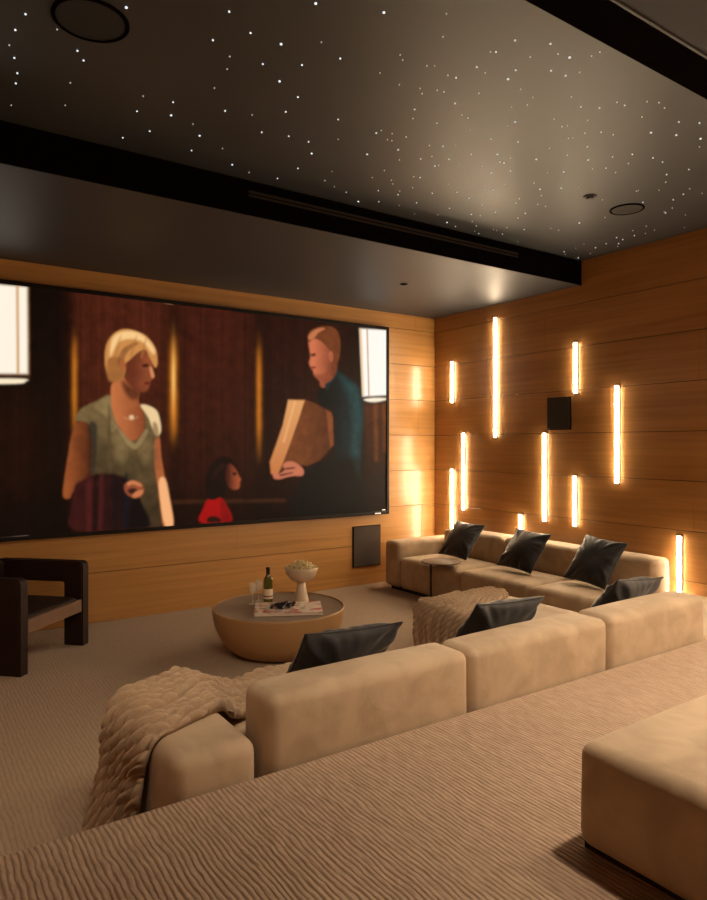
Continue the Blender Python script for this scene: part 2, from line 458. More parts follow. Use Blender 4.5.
# ------------------------------------------------------------------ added unseen downlights that brighten sofa backs and carpet
def downlight(x, y, z, power, label, size=0.09, angle=110, grp='added unseen ceiling downlights'):
    t = empty('added_downlight', (x, y, z), 0, label, 'downlight', grp)
    lathe('bezel', [(.045, .0), (.052, -.003), (.045, -.006), (.038, -.002)], M['black_trim'], t, n=24, close=False)
    lathe('lens', [(.0, -.001), (.040, -.001)], M['lens'], t, n=24, close=False)
    l = bpy.data.lights.new('added_downlight_lamp', 'SPOT'); l.energy = power; l.color = DOWNLIGHT_COLOR
    l.spot_size = math.radians(angle); l.spot_blend = 0.9; l.shadow_soft_size = size
    lo = bpy.data.objects.new('added_downlight_lamp', l); C.objects.link(lo); lo.parent = t; lo.location = (0, 0, -.03)
    return t
for (x, y) in ((2.5, 1.0), (3.5, 1.0), (4.5, 1.0), (3.5, -1.3), (4.5, -1.3)):
    downlight(x, y, Z_SOF, DOWNLIGHT_W, 'small added unseen downlight in the soffit above the platform')

def added_spot(x, y, z, tilt, pan, power, label):  # unseen spots added to brighten the table, throws and lower carpet
    t = empty('added_spotlight', (x, y, z), pan, label, 'spotlight', 'added unseen spots over the platform edge')
    lathe('mount', [(.0, 0), (.04, 0), (.04, -.012), (.012, -.014), (.012, -.05), (.0, -.05)], M['black_trim'], t, n=24)
    hd = lathe('head', [(.0, .05), (.030, .05), (.036, .04), (.036, -.05), (.032, -.05), (.030, -.04), (.0, -.04)], M['black_trim'], t, n=24)
    hd.location = (0, 0, -.09); hd.rotation_euler = (tilt, 0, 0)
    l = bpy.data.lights.new('added_spot_lamp', 'SPOT'); l.energy = power; l.color = DOWNLIGHT_COLOR
    l.spot_size = math.radians(85); l.spot_blend = 1.0; l.shadow_soft_size = .12
    lo = bpy.data.objects.new('added_spot_lamp', l); C.objects.link(lo); lo.parent = hd; lo.location = (0, 0, -.06)
    return t
for (x, pn) in ((.0, .05), (.8, 0.0), (1.5, -.12)):
    added_spot(x, 1.30, Z_SOF, math.radians(47), pn, SPOT_W, 'added unseen black adjustable spotlight at the platform edge, aimed at the seating')

# ------------------------------------------------------------------ ceiling fittings
def ceiling_speaker(px, py, r, label, mat):
    p = on_z(px, py, Z_STAR)
    t = empty('ceiling_speaker', (p.x, p.y, Z_STAR), 0, label, 'speaker', 'round ceiling speakers')
    lathe('bezel', [(r * .92, 0), (r * 1.03, 0), (r * 1.03, -.006), (r * .95, -.009), (r * .92, -.005)], M['black_trim'], t, n=56, close=False)
    lathe('grille', [(0, -.006), (r * .93, -.004)], mat, t, n=56, close=False)
ceiling_speaker(91, 20, .150, 'round black ceiling speaker at the left, over the armchair side', M['speaker_grille'])
ceiling_speaker(627, 209, .120, 'round ceiling speaker at the right, near the wood wall', M['speaker_grille'])
p = on_z(590, 196, Z_STAR)
t = empty('smoke_detector', (p.x, p.y, Z_STAR), 0, 'small round smoke detector beside the right ceiling speaker', 'smoke detector')
lathe('base', [(.045, 0), (.045, -.008), (.036, -.010)], M['soffit'], t, n=32)
lathe('sensor', [(.030, -.010), (.026, -.020), (.012, -.024), (.0, -.024)], M['soffit'], t, n=32)
p = on_z(404, 284, Z_SOF)
t = empty('sprinkler_cover', (p.x, p.y, Z_SOF), 0, 'small dark sprinkler cap on the soffit above the screen', 'sprinkler')
lathe('plate', [(.036, 0), (.036, -.004), (.0, -.006)], M['black_trim'], t, n=32)
lathe('rim', [(.040, 0), (.040, -.003), (.036, -.003)], M['soffit'], t, n=32, close=False)
# slot diffuser on the fascia
t = empty('slot_vent', (2.0, SY, 3.30), 0, 'long black slot vent in the black fascia under the star ceiling', 'vent')
box('frame', (0, 2.65, -.010, 0, .024, .034), M['black_trim'], t); box('frame', (0, 2.65, -.010, 0, -.034, -.024), M['black_trim'], t)
box('slot', (0, 2.65, -.002, 0, -.024, .024), M['velvet_gap'], t); box('vane', (0, 2.65, -.008, -.002, -.002, .002), M['black_trim'], t)

# star points (fibre ends) : positions read off the photograph and projected on the ceiling plane
SA = [(50,27),(30,58),(112,57),(18,88),(28,113),(152,99),(164,118),(34,143),(31,163),(138,162),(22,206),(128,206),(248,14),(450,22),(620,6),(418,78),(492,64),(552,86),(631,82),(668,114),(451,110),(446,135),(516,125),(593,127),(421,172),(549,159),(585,190),(281,188),(269,218),(340,200),(336,226),(379,243),(392,266),(294,257),(241,270),(376,295),(437,291),(442,217),(495,225),(514,259),(561,219),(567,267),(606,278),(612,301),(664,273),(664,234),(652,336),(638,354),(680,377),(456,323),(489,338),(657,366),(585,330),(545,350),(703,395)]
SB = [(67,24),(191,26),(184,72),(289,102),(327,79),(397,86),(357,112),(435,113),(251,132),(210,153),(328,138),(313,156),(398,139),(427,149),(186,181),(255,184),(338,176),(362,192),(208,204),(320,211),(128,216),(234,233),(457,211),(494,213),(544,208),(578,231),(651,241),(646,267),(692,243),(694,274),(692,290),(52,263),(83,278),(95,296),(34,305),(98,316),(140,314),(162,309),(184,289),(196,315),(168,328),(172,243),(327,241),(279,275),(333,280),(240,305),(292,305),(318,312),(369,315),(420,250),(465,263),(521,266),(441,272),(395,293),(430,307),(470,290),(472,316),(480,334),(559,305),(600,312),(619,320),(596,262),(671,335),(697,382),(627,345),(625,360),(612,376),(567,378),(526,341),(423,340),(418,372),(453,370),(318,338),(280,342),(238,352),(305,322),(44,351),(82,356),(68,337),(139,351),(195,364),(212,380),(163,382),(124,371),(95,385),(56,377),(57,399),(132,401),(17,399),(128,423),(174,425),(192,440),(209,448),(197,412),(236,392),(268,375),(283,376),(262,406),(240,424),(242,438),(250,447),(247,457),(255,462),(288,420),(284,454),(302,463),(332,478),(345,454),(335,393),(379,387),(372,404),(387,408),(376,374),(347,422),(454,441),(447,491),(424,498),(426,503),(452,510),(486,490),(507,482),(528,470),(532,482),(540,474),(560,456),(563,466),(585,462),(603,455),(530,487),(625,421),(664,425),(662,450),(660,384),(640,395),(580,400),(500,395),(520,310),(505,430)]
star_px = [(a / 1.9639, b / 1.9639) for a, b in SA] + [(350 + a / 1.98, b / 1.98) for a, b in SB]
for _ in range(70):
    star_px.append((rng.uniform(380, 705), rng.uniform(40, 255)))
me_star = {}
def star_mesh(key, r, mat):
    vs, fs = lathe_data([(r, 0.0), (r, -.004), (0.0, -.0065)], 8)
    me = bpy.data.meshes.new('star_light'); me.from_pydata(vs, [], fs); me.materials.append(mat); me_star[key] = me
star_mesh(0, .0032, M['star_dim']); star_mesh(1, .0040, M['star']); star_mesh(2, .0056, M['star'])
for i, (x, y) in enumerate(star_px):
    p = on_z(x, y, Z_STAR)
    if not (BY1 + .02 < p.y < SY - .03 and p.x < XR - .05): continue
    key = 0 if i > 190 else rng.choice([0, 0, 1, 1, 1, 2])
    o = bpy.data.objects.new('ceiling_star_light', me_star[key]); C.objects.link(o); o.location = (p.x, p.y, Z_STAR)
    tag(o, 'tiny white pinpoint light set in the dark star ceiling', 'ceiling light', 'fibre star lights scattered over the ceiling')

# ------------------------------------------------------------------ wall speakers
def wall_panel(name, corners_world, axis, depth, label, mat, cat='speaker'):
    xs = [p.x for p in corners_world]; ys = [p.y for p in corners_world]; zs = [p.z for p in corners_world]
    z0, z1 = min(zs), max(zs)
    if axis == 'x':
        w0, w1 = min(ys), max(ys)
        t = empty(name, (XR, (w0 + w1) / 2, z0), 0, label, cat); hw = (w1 - w0) / 2
        box('frame', (-depth, 0, -hw, hw, 0, z1 - z0), M['black_trim'], t, bev=.003)
        box('grille', (-depth - .006, -depth, -hw + .008, hw - .008, .008, z1 - z0 - .008), mat, t, bev=.003)
    else:
        w0, w1 = min(xs), max(xs)
        t = empty(name, ((w0 + w1) / 2, YF, z0), 0, label, cat); hw = (w1 - w0) / 2
        box('frame', (-hw, hw, -depth, 0, 0, z1 - z0), M['black_trim'], t, bev=.003)
        box('grille', (-hw + .008, hw - .008, -depth - .006, -depth, .008, z1 - z0 - .008), mat, t, bev=.003)
wall_panel('wall_speaker', [on_x(546.7, 398, XR - .02), on_x(546.7, 430, XR - .02), on_x(570, 396.5, XR - .02), on_x(570, 429.5, XR - .02)], 'x', .014, 'square black speaker panel on the wood wall among the light strips', M['speaker'])
wall_panel('wall_speaker', [on_y(353.4, 527.2, YF - .02), on_y(353.4, 567.5, YF - .02), on_y(381, 524.5, YF - .02), on_y(381, 564.5, YF - .02)], 'y', .014, 'dark brown speaker panel low on the wall under the screen', M['speaker_brown'])

# ------------------------------------------------------------------ projection screen with its picture
SCR_Y = YF - .06
tr = on_y(386.3, 330.0, SCR_Y); br_ = on_y(386.3, 511.0, SCR_Y)
SX1 = tr.x; SZ1 = tr.z; SZ0 = br_.z
SX0 = SX1 - (SZ1 - SZ0) * 2.37
scr = empty('television', ((SX0 + SX1) / 2, SCR_Y, SZ0), 0, 'huge wall-mounted screen showing a film scene with a woman, a child and a man', 'screen')
OX = (SX0 + SX1) / 2
fb = .035
bm = bmesh.new()
w2, hh = (SX1 - SX0) / 2, SZ1 - SZ0
add_box(bm, -w2 - fb, w2 + fb, -.012, .06, hh, hh + fb, bev=.003); add_box(bm, -w2 - fb, w2 + fb, -.012, .06, -fb, 0, bev=.003)
add_box(bm, -w2 - fb, -w2, -.012, .06, 0, hh, bev=.003); add_box(bm, w2, w2 + fb, -.012, .06, 0, hh, bev=.003)
add_box(bm, -w2, w2, .01, .06, 0, hh)
from_bm('bezel', bm, M['tv_frame'], scr)

def srgb(c):
    c = np.asarray(c, float) / 255.0
    return np.where(c <= .04045, c / 12.92, ((c + .055) / 1.055) ** 2.4)

def catmull(pts, k=4):
    P = np.array(pts, float); n = len(P); out = []
    for i in range(n):
        p0, p1, p2, p3 = P[i - 1], P[i], P[(i + 1) % n], P[(i + 2) % n]
        for j in range(k):
            t = j / k
            out.append(.5 * ((2 * p1) + (-p0 + p2) * t + (2 * p0 - 5 * p1 + 4 * p2 - p3) * t * t + (-p0 + 3 * p1 - 3 * p2 + p3) * t ** 3))
    return np.array(out)

def build_picture():
    nx, nz = 760, 330
    xs = np.linspace(SX0, SX1, nx); zs = np.linspace(SZ0, SZ1, nz)
    GX, GZ_ = np.meshgrid(xs, zs)
    # picture coordinates of the film frame (same units the outlines below were traced in)
    depth = GX * sy_ + SCR_Y * cy_; right = GX * cy_ - SCR_Y * sy_
    PX = W_PX / 2 + right / depth * FPX; PY = HORIZON - (GZ_ - CAM_H) / depth * FPX
    # extend smoothly where the frame runs on to the left
    PXf, PYf = PX.ravel(), PY.ravel()
    img = np.tile(srgb((26, 9, 5)), (PXf.size, 1))
    def blend(mask, col): 
        nonlocal img
        c = np.asarray(col)
        img = img * (1 - mask[:, None]) + c * mask[:, None]
    def band(x0, x1, s, y0=None, y1=None, sy=25):
        m = 1 / (1 + np.exp(-(PXf - x0) / s)) * (1 / (1 + np.exp((PXf - x1) / s)))
        if y0 is not None: m = m * (1 / (1 + np.exp(-(PYf - y0) / sy))) * (1 / (1 + np.exp((PYf - y1) / sy)))
        return np.clip(m, 0, 1)
    grain = .86 + .10 * np.sin(PXf * .53 + 1.2 * np.sin(PXf * .31)) + .07 * np.sin(PXf * 1.37 + 2 * np.sin(PXf * .11)) + .05 * np.sin(PXf * 2.9 + PYf * .01)
    grain = grain * (.55 + .45 * np.clip((560 - PYf) / 200, 0, 1))
    def G(c): return srgb(c)[None, :] * grain[:, None]
    def shade(mask, col): 
        nonlocal img
        img = img * (1 - mask[:, None]) + col * mask[:, None]
    shade(band(-400, 70, 4), G((16, 7, 4))); shade(band(0, 30, 14, 400, 700) * .7, G((60, 24, 10)))
    shade(band(75, 168, 4), G((78, 32, 18))); shade(band(178, 253, 4), G((66, 25, 14))); shade(band(264, 345, 5), G((44, 16, 9)))
    shade(band(180, 300, 30, 440, 700, 18) * .75, G((30, 11, 6)))
    shade(band(-400, 400, 5, 495, 900, 10) * .8, srgb((12, 5, 4)))
    # warm vertical lamps between the panels
    for (xc, w, yc, sv, k) in ((74.5, 2.6, 385, 42, .75), (173.5, 3.6, 388, 45, 1.0), (259, 2.6, 398, 48, .8)):
        m = np.exp(-((PXf - xc) / w) ** 2) * np.exp(-((PYf - yc) / sv) ** 4)
        shade(np.clip(m * k, 0, 1), srgb((206, 118, 30)))
    m = np.exp(-((PXf - 173.5) / 1.8) ** 2) * np.exp(-((PYf - 378) / 26) ** 2); shade(m * .7, srgb((255, 205, 110)))
    def poly(pts, col, ox, oy, s, soft=.7, alpha=1.0, smooth=True, grad=None):
        nonlocal img
        P = (catmull(pts) if smooth else np.array(pts, float)) / s + np.array([ox, oy])
        pad = soft * 3
        sel = np.where((PXf > P[:, 0].min() - pad) & (PXf < P[:, 0].max() + pad) & (PYf > P[:, 1].min() - pad) & (PYf < P[:, 1].max() + pad))[0]
        if not len(sel): return
        x, y = PXf[sel], PYf[sel]
        inside = np.zeros(len(sel), bool); dist = np.full(len(sel), 1e9)
        n = len(P)
        for i in range(n):
            x1, y1 = P[i]; x2, y2 = P[(i + 1) % n]
            if y1 != y2:
                cond = ((y1 > y) != (y2 > y)) & (x < (x2 - x1) * (y - y1) / (y2 - y1) + x1)
                inside ^= cond
            dx, dy = x2 - x1, y2 - y1; L2 = dx * dx + dy * dy + 1e-9
            t = np.clip(((x - x1) * dx + (y - y1) * dy) / L2, 0, 1)
            dist = np.minimum(dist, (x - x1 - t * dx) ** 2 + (y - y1 - t * dy) ** 2)
        dist = np.sqrt(dist) * np.where(inside, 1, -1)
        m = np.clip(.5 + dist / (2 * soft), 0, 1) * alpha
        c = srgb(col)[None, :]
        if grad is not None:       # (x0,y0,x1,y1,col2) in outline units
            ax, ay, bx, by, c2 = grad
            ax, ay, bx, by = ax / s + ox, ay / s + oy, bx / s + ox, by / s + oy
            L2 = (bx - ax) ** 2 + (by - ay) ** 2
            t = np.clip(((x - ax) * (bx - ax) + (y - ay) * (by - ay)) / L2, 0, 1)[:, None]
            c = c * (1 - t) + srgb(c2)[None, :] * t
        img[sel] = img[sel] * (1 - m[:, None]) + c * m[:, None]
    # ---- lamp at the left, lit window at the right
    K = (0, 270, 3.105)
    poly([(-300, 20), (90, 52), (93, 330), (-300, 345)], (120, 75, 35), *K, smooth=False)
    poly([(-300, 20), (84, 53), (86, 322), (-300, 318)], (255, 244, 224), *K, smooth=False, soft=1.2)
    poly([(50, 48), (58, 49), (60, 322), (52, 322)], (205, 150, 90), *K, smooth=False)
    poly([(-300, 324), (92, 326), (92, 338), (-300, 336)], (50, 30, 18), *K, smooth=False)
    poly([(-200, 338), (60, 338), (78, 346), (40, 353), (-200, 352)], (255, 235, 200), *K)
    R = (260, 315, 4.392)
    poly([(432, 55), (556, 60), (556, 372), (450, 372)], (70, 36, 18), *R, smooth=False)
    poly([(437, 60), (556, 66), (556, 352), (450, 358)], (255, 250, 240), *R, smooth=False, soft=1.0)
    poly([(468, 62), (473, 62), (481, 356), (476, 356)], (180, 130, 85), *R, smooth=False, soft=.4)
    poly([(438, 60), (446, 60), (458, 356), (450, 356)], (240, 200, 150), *R, smooth=False, soft=.5)
    poly([(455, 372), (500, 364), (556, 366), (556, 372), (500, 384)], (255, 240, 215), *R)
    poly([(455, 392), (556, 385), (556, 720), (470, 720)], (74, 34, 15), *R, smooth=False, soft=3, grad=(0, 420, 0, 720, (22, 9, 5)))
    poly([(500, 395), (514, 395), (516, 640), (506, 640)], (130, 70, 30), *R, smooth=False, soft=2, alpha=.6)
    poly([(540, 390), (552, 390), (552, 600), (544, 600)], (130, 70, 30), *R, smooth=False, soft=2, alpha=.6)
    poly([(-400, 812), (115, 806), (115, 822), (-400, 830)], (56, 28, 14), *R, smooth=False, soft=1)
    # ---- woman with short blond hair, olive sleeveless top, jacket over her arm
    A = (60, 310, 4.091)
    poly([(75, 460), (125, 450), (140, 540), (134, 620), (150, 700), (60, 740), (40, 770), (13, 762), (18, 690), (34, 590), (48, 510)], (150, 78, 38), *A, grad=(30, 0, 135, 0, (52, 24, 14)))
    poly([(384, 530), (406, 515), (414, 600), (432, 700), (452, 790), (464, 880), (424, 886), (404, 780), (394, 700), (383, 620)], (168, 92, 52), *A)
    poly([(404, 700), (430, 690), (450, 780), (463, 880), (430, 882), (412, 800)], (246, 176, 120), *A, soft=1)
    poly([(204, 348), (150, 372), (85, 405), (64, 450), (118, 466), (134, 560), (132, 700), (200, 690), (270, 700), (330, 780), (352, 892), (412, 884), (416, 860), (402, 740), (386, 640), (386, 540), (406, 516), (410, 470), (398, 420), (366, 396), (322, 392), (344, 430), (346, 490), (312, 532), (280, 530), (236, 472), (214, 420)], (112, 90, 56), *A, soft=1.0, grad=(240, 420, 300, 820, (62, 46, 28)))
    poly([(150, 540), (215, 560), (300, 600), (380, 560), (386, 640), (300, 700), (200, 690), (140, 680)], (60, 46, 28), *A, soft=6, alpha=.5)
    poly([(225, 500), (270, 540), (262, 620), (228, 600)], (140, 116, 74), *A, soft=4, alpha=.5)
    poly([(330, 540), (370, 530), (378, 600), (340, 620)], (134, 108, 68), *A, soft=4, alpha=.5)
    poly([(140, 395), (205, 352), (216, 420), (236, 472), (210, 500), (190, 440)], (142, 118, 76), *A, soft=1.2, alpha=.7)
    poly([(118, 466), (150, 470), (150, 560), (140, 660), (130, 660), (134, 560)], (36, 36, 32), *A, soft=1.5, alpha=.8)
    poly([(196, 420), (206, 420), (210, 690), (198, 690)], (84, 66, 42), *A, soft=1.2, alpha=.7)
    poly([(300, 530), (312, 530), (340, 780), (326, 780)], (84, 66, 40), *A, soft=1, alpha=.6)
    poly([(228, 470), (290, 534), (312, 545), (346, 490), (360, 500), (318, 565), (280, 555)], (150, 125, 84), *A, soft=.8, alpha=.7)
    poly([(214, 300), (262, 270), (300, 322), (326, 336), (322, 372), (340, 410), (346, 445), (344, 492), (312, 530), (282, 528), (238, 472), (216, 420), (208, 350)], (196, 112, 64), *A, grad=(215, 0, 345, 0, (132, 66, 36)))
    poly([(255, 290), (300, 322), (326, 336), (318, 360), (290, 365), (262, 330)], (70, 30, 18), *A, soft=2.0, alpha=.8)
    poly([(330, 390), (368, 394), (400, 420), (413, 488), (400, 516), (384, 500), (362, 440)], (236, 202, 150), *A, soft=.8)
    poly([(380, 460), (398, 468), (404, 512), (384, 520)], (120, 85, 50), *A, soft=.6, alpha=.7)
    poly([(262, 210), (300, 178), (345, 160), (368, 188), (377, 224), (380, 250), (387, 272), (374, 286), (368, 296), (366, 308), (354, 330), (326, 336), (300, 322), (278, 300), (262, 270)], (104, 48, 28), *A, soft=1.2, grad=(300, 0, 385, 0, (150, 78, 46)))
    poly([(338, 222), (360, 220), (362, 232), (340, 234)], (60, 26, 16), *A, soft=.6)
    poly([(346, 296), (368, 294), (362, 306), (348, 304)], (112, 34, 24), *A, soft=.5)
    poly([(366, 236), (376, 236), (386, 270), (374, 276)], (224, 146, 96), *A, soft=.8, alpha=.8)
    poly([(183, 205), (188, 150), (208, 110), (238, 85), (272, 78), (310, 86), (348, 104), (378, 135), (394, 168), (399, 214), (391, 236), (378, 216), (364, 188), (350, 162), (324, 170), (300, 190), (280, 208), (266, 222), (268, 245), (256, 278), (226, 292), (204, 286), (190, 248)], (204, 138, 74), *A)
    poly([(200, 290), (190, 240), (200, 200), (232, 190), (262, 210), (266, 240), (256, 278), (228, 294)], (150, 92, 46), *A, soft=1.4, alpha=.85)
    poly([(212, 122), (244, 92), (300, 88), (350, 112), (386, 160), (380, 180), (340, 132), (290, 118), (240, 132), (206, 190)], (252, 206, 140), *A, soft=1.4, alpha=.9)
    poly([(236, 210), (256, 160), (300, 134), (320, 138), (280, 168), (262, 206), (256, 240)], (120, 72, 36), *A, soft=1.1, alpha=.7)
    poly([(244, 210), (262, 205), (268, 236), (254, 250)], (170, 92, 52), *A, soft=.7)
    for (hx0, hx1) in ((220, 234), (286, 298), (330, 340)):
        poly([(hx0, 190), (hx0 + 14, 130), (hx1 + 18, 104), (hx1, 190)], (170, 110, 56), *A, soft=.7, alpha=.45)
    poly([(262, 436), (292, 446), (318, 434), (318, 440), (292, 453), (262, 442)], (225, 170, 115), *A, soft=.5, alpha=.3)
    poly([(284, 432), (300, 432), (300, 446), (286, 446)], (250, 215, 170), *A, soft=.6, alpha=.7)
    poly([(60, 720), (90, 696), (135, 676), (200, 668), (268, 686), (296, 730), (336, 790), (352, 900), (56, 900), (50, 800)], (56, 19, 18), *A, soft=1.5, grad=(80, 0, 300, 0, (15, 9, 10)))
    for (x0, dx, cc) in ((110, 40, (80, 28, 26)), (160, 20, (74, 26, 24)), (215, 60, (18, 12, 14)), (262, 40, (16, 18, 26)), (140, 30, (20, 9, 9))):
        poly([(x0, 690), (x0 + 18, 690), (x0 + 4 + dx * .3, 895), (x0 - 14 + dx * .3, 895)], cc, *A, soft=1.6, alpha=.75)
    poly([(266, 712), (300, 698), (334, 712), (344, 740), (326, 766), (290, 764), (266, 742)], (150, 78, 48), *A, soft=1.0)
    poly([(276, 706), (300, 698), (332, 714), (328, 722), (298, 712), (280, 720)], (206, 124, 80), *A, soft=.8)
    poly([(276, 736), (300, 728), (318, 738), (300, 752), (284, 750)], (60, 26, 20), *A, soft=.8)
    poly([(312, 742), (340, 736), (334, 756), (306, 768), (296, 760)], (200, 118, 76), *A, soft=.8)
    # ---- man in a dark teal shirt holding a tall paper bag
    poly([(338, 240), (372, 268), (414, 300), (440, 348), (452, 400), (450, 500), (442, 600), (436, 740), (420, 880), (170, 880), (186, 720), (200, 682), (262, 650), (322, 600), (320, 430), (288, 410), (250, 370), (262, 318), (290, 298)], (18, 36, 40), *R, soft=1.2, grad=(420, 0, 310, 0, (8, 14, 15)))
    poly([(345, 262), (410, 302), (440, 350), (448, 420), (440, 560), (420, 740), (396, 740), (404, 560), (404, 440), (388, 350)], (30, 72, 72), *R, soft=3.5, alpha=.6)
    poly([(200, 720), (300, 660), (400, 620), (440, 700), (470, 900), (150, 900)], (7, 9, 9), *R, soft=5)
    poly([(280, 262), (334, 238), (322, 268), (298, 306), (276, 320), (262, 300)], (150, 74, 48), *R)
    poly([(334, 240), (350, 256), (312, 300), (296, 330), (286, 306), (312, 276)], (18, 40, 42), *R, soft=.6)
    poly([(215, 112), (240, 100), (275, 112), (300, 145), (320, 165), (336, 205), (338, 240), (318, 280), (280, 300), (256, 282), (238, 264), (232, 244), (222, 230), (216, 208), (222, 184), (217, 150)], (206, 112, 76), *R, soft=1.0, grad=(235, 0, 320, 0, (122, 60, 36)))
    poly([(224, 172), (242, 168), (244, 178), (228, 182)], (96, 46, 28), *R, soft=.5); poly([(222, 228), (244, 226), (242, 234), (226, 236)], (130, 50, 38), *R, soft=.4)
    poly([(236, 262), (276, 260), (300, 240), (320, 270), (284, 300), (256, 284)], (128, 62, 38), *R, soft=1.5, alpha=.7)
    poly([(209, 98), (222, 70), (258, 52), (300, 49), (334, 64), (352, 105), (352, 165), (340, 212), (328, 205), (318, 196), (316, 166), (300, 148), (272, 118), (240, 104), (218, 118)], (112, 58, 30), *R)
    poly([(212, 96), (230, 72), (262, 58), (286, 60), (256, 78), (240, 100), (222, 112)], (206, 124, 80), *R, soft=.8, alpha=.8)
    poly([(300, 168), (316, 160), (322, 190), (314, 206), (304, 196)], (176, 92, 62), *R, soft=.5)
    poly([(124, 372), (196, 372), (232, 384), (310, 426), (319, 450), (323, 572), (262, 640), (205, 662), (150, 655), (110, 665), (70, 710), (50, 702), (42, 650), (60, 590), (100, 490)], (112, 60, 30), *R, smooth=False, grad=(180, 0, 320, 0, (84, 42, 22)))
    poly([(290, 418), (312, 428), (320, 452), (323, 570), (308, 585)], (140, 74, 40), *R, smooth=False, soft=.8, alpha=.8)
    poly([(124, 373), (196, 375), (172, 450), (134, 560), (104, 640), (76, 706), (48, 696), (44, 645), (64, 590), (100, 484)], (222, 156, 96), *R, smooth=False, soft=.8, grad=(0, 400, 0, 690, (196, 118, 66)))
    poly([(150, 376), (160, 376), (108, 560), (98, 560)], (240, 180, 120), *R, smooth=False, soft=.8, alpha=.6)
    poly([(58, 690), (76, 700), (108, 680), (100, 660), (118, 644), (146, 644), (176, 662), (192, 684), (186, 706), (150, 706), (118, 712), (84, 722), (60, 716)], (196, 112, 82), *R)
    poly([(112, 672), (150, 668), (152, 674), (114, 680)], (104, 52, 36), *R, soft=.4); poly([(90, 700), (140, 690), (142, 696), (92, 708)], (104, 52, 36), *R, soft=.4)
    # ---- child with dark hair in red
    D = (190, 300, 3.367)
    poly([(34, 748), (44, 704), (60, 672), (98, 664), (122, 690), (138, 748)], (160, 12, 14), *D, soft=1.0)
    poly([(100, 680), (124, 694), (138, 748), (110, 748)], (110, 8, 10), *D, soft=1.5, alpha=.7)
    poly([(58, 748), (62, 732), (80, 728), (100, 734), (104, 748)], (40, 14, 10), *D)
    poly([(52, 640), (56, 590), (76, 548), (112, 526), (144, 540), (156, 570), (140, 600), (126, 630), (100, 664), (66, 672)], (20, 8, 7), *D)
    poly([(128, 552), (146, 560), (158, 578), (166, 596), (168, 618), (164, 634), (144, 638), (126, 622), (120, 590)], (168, 82, 50), *D, soft=1.0, grad=(165, 0, 130, 0, (70, 28, 18)))
    poly([(158, 590), (172, 604), (160, 612)], (160, 78, 48), *D, soft=.6)
    poly([(144, 582), (154, 580), (156, 588), (146, 590)], (48, 18, 12), *D, soft=.4)
    poly([(70, 596), (84, 570), (108, 552), (120, 560), (96, 580), (84, 610)], (44, 20, 16), *D, soft=1.2, alpha=.6)
    im = img.reshape(nz, nx, 3)
    r_ = np.random.RandomState(5)
    def blur(a, k):
        w = np.exp(-(np.arange(-3 * k, 3 * k + 1) / k) ** 2 / 2.0); w /= w.sum(); h = 3 * k
        a = sum(w[i] * np.roll(a, i - h, 0) for i in range(len(w)))
        return sum(w[i] * np.roll(a, i - h, 1) for i in range(len(w)))
    mott = blur(r_.normal(size=(nz, nx)), 4); mott /= mott.std()
    mott2 = blur(r_.normal(size=(nz, nx)), 2); mott2 /= mott2.std()
    im = blur(im, 1) * np.clip(1 + (.09 * mott + .05 * mott2) * np.clip(1 - im.max(2) * 1.6, 0, 1), .6, 1.4)[:, :, None]
    img = im.reshape(-1, 3)
    return nx, nz, xs - OX, zs - SZ0, np.clip(img, 0, 1.0)

nx, nz, gx, gz, img = build_picture()
VX, VZ = np.meshgrid(gx, gz)
co = np.stack([VX.ravel(), np.zeros(VX.size), VZ.ravel()], 1)
ii = (np.arange(nz - 1)[:, None] * nx + np.arange(nx - 1)[None, :]).ravel()
quads = np.stack([ii, ii + 1, ii + nx + 1, ii + nx], 1)
me = bpy.data.meshes.new('picture')
me.vertices.add(len(co)); me.vertices.foreach_set('co', co.ravel())
me.loops.add(quads.size); me.loops.foreach_set('vertex_index', quads.ravel())
me.polygons.add(len(quads)); me.polygons.foreach_set('loop_start', np.arange(0, quads.size, 4))
me.update(calc_edges=True)
ca = me.color_attributes.new('film_frame', 'FLOAT_COLOR', 'POINT')
ca.data.foreach_set('color', np.concatenate([img, np.ones((len(img), 1))], 1).ravel())
m, nt, p = new_mat('screen_picture')
at = N(nt, 'ShaderNodeAttribute'); at.attribute_name = 'film_frame'
p.inputs['Base Color'].default_value = (0.004, 0.003, 0.003, 1); p.inputs['Roughness'].default_value = 0.5
p.inputs['Specular IOR Level'].default_value = 0.1
nt.links.new(at.outputs['Color'], p.inputs['Emission Color']); p.inputs['Emission Strength'].default_value = 1.0
m.cycles.emission_sampling = 'NONE'
me.materials.append(m)
po = bpy.data.objects.new('picture', me); C.objects.link(po); po.parent = scr
# small maker's marks on the lower bezel
bm = bmesh.new()
for k in range(5):
    add_box(bm, w2 - .17 + k * .017, w2 - .158 + k * .017, -.014, -.012, -.026, -.012)
from_bm('badge', bm, M['badge'], scr)
bm = bmesh.new(); add_box(bm, w2 - .060, w2 - .015, -.002, -.001, .012, .020); from_bm('badge', bm, M['badge'], scr)

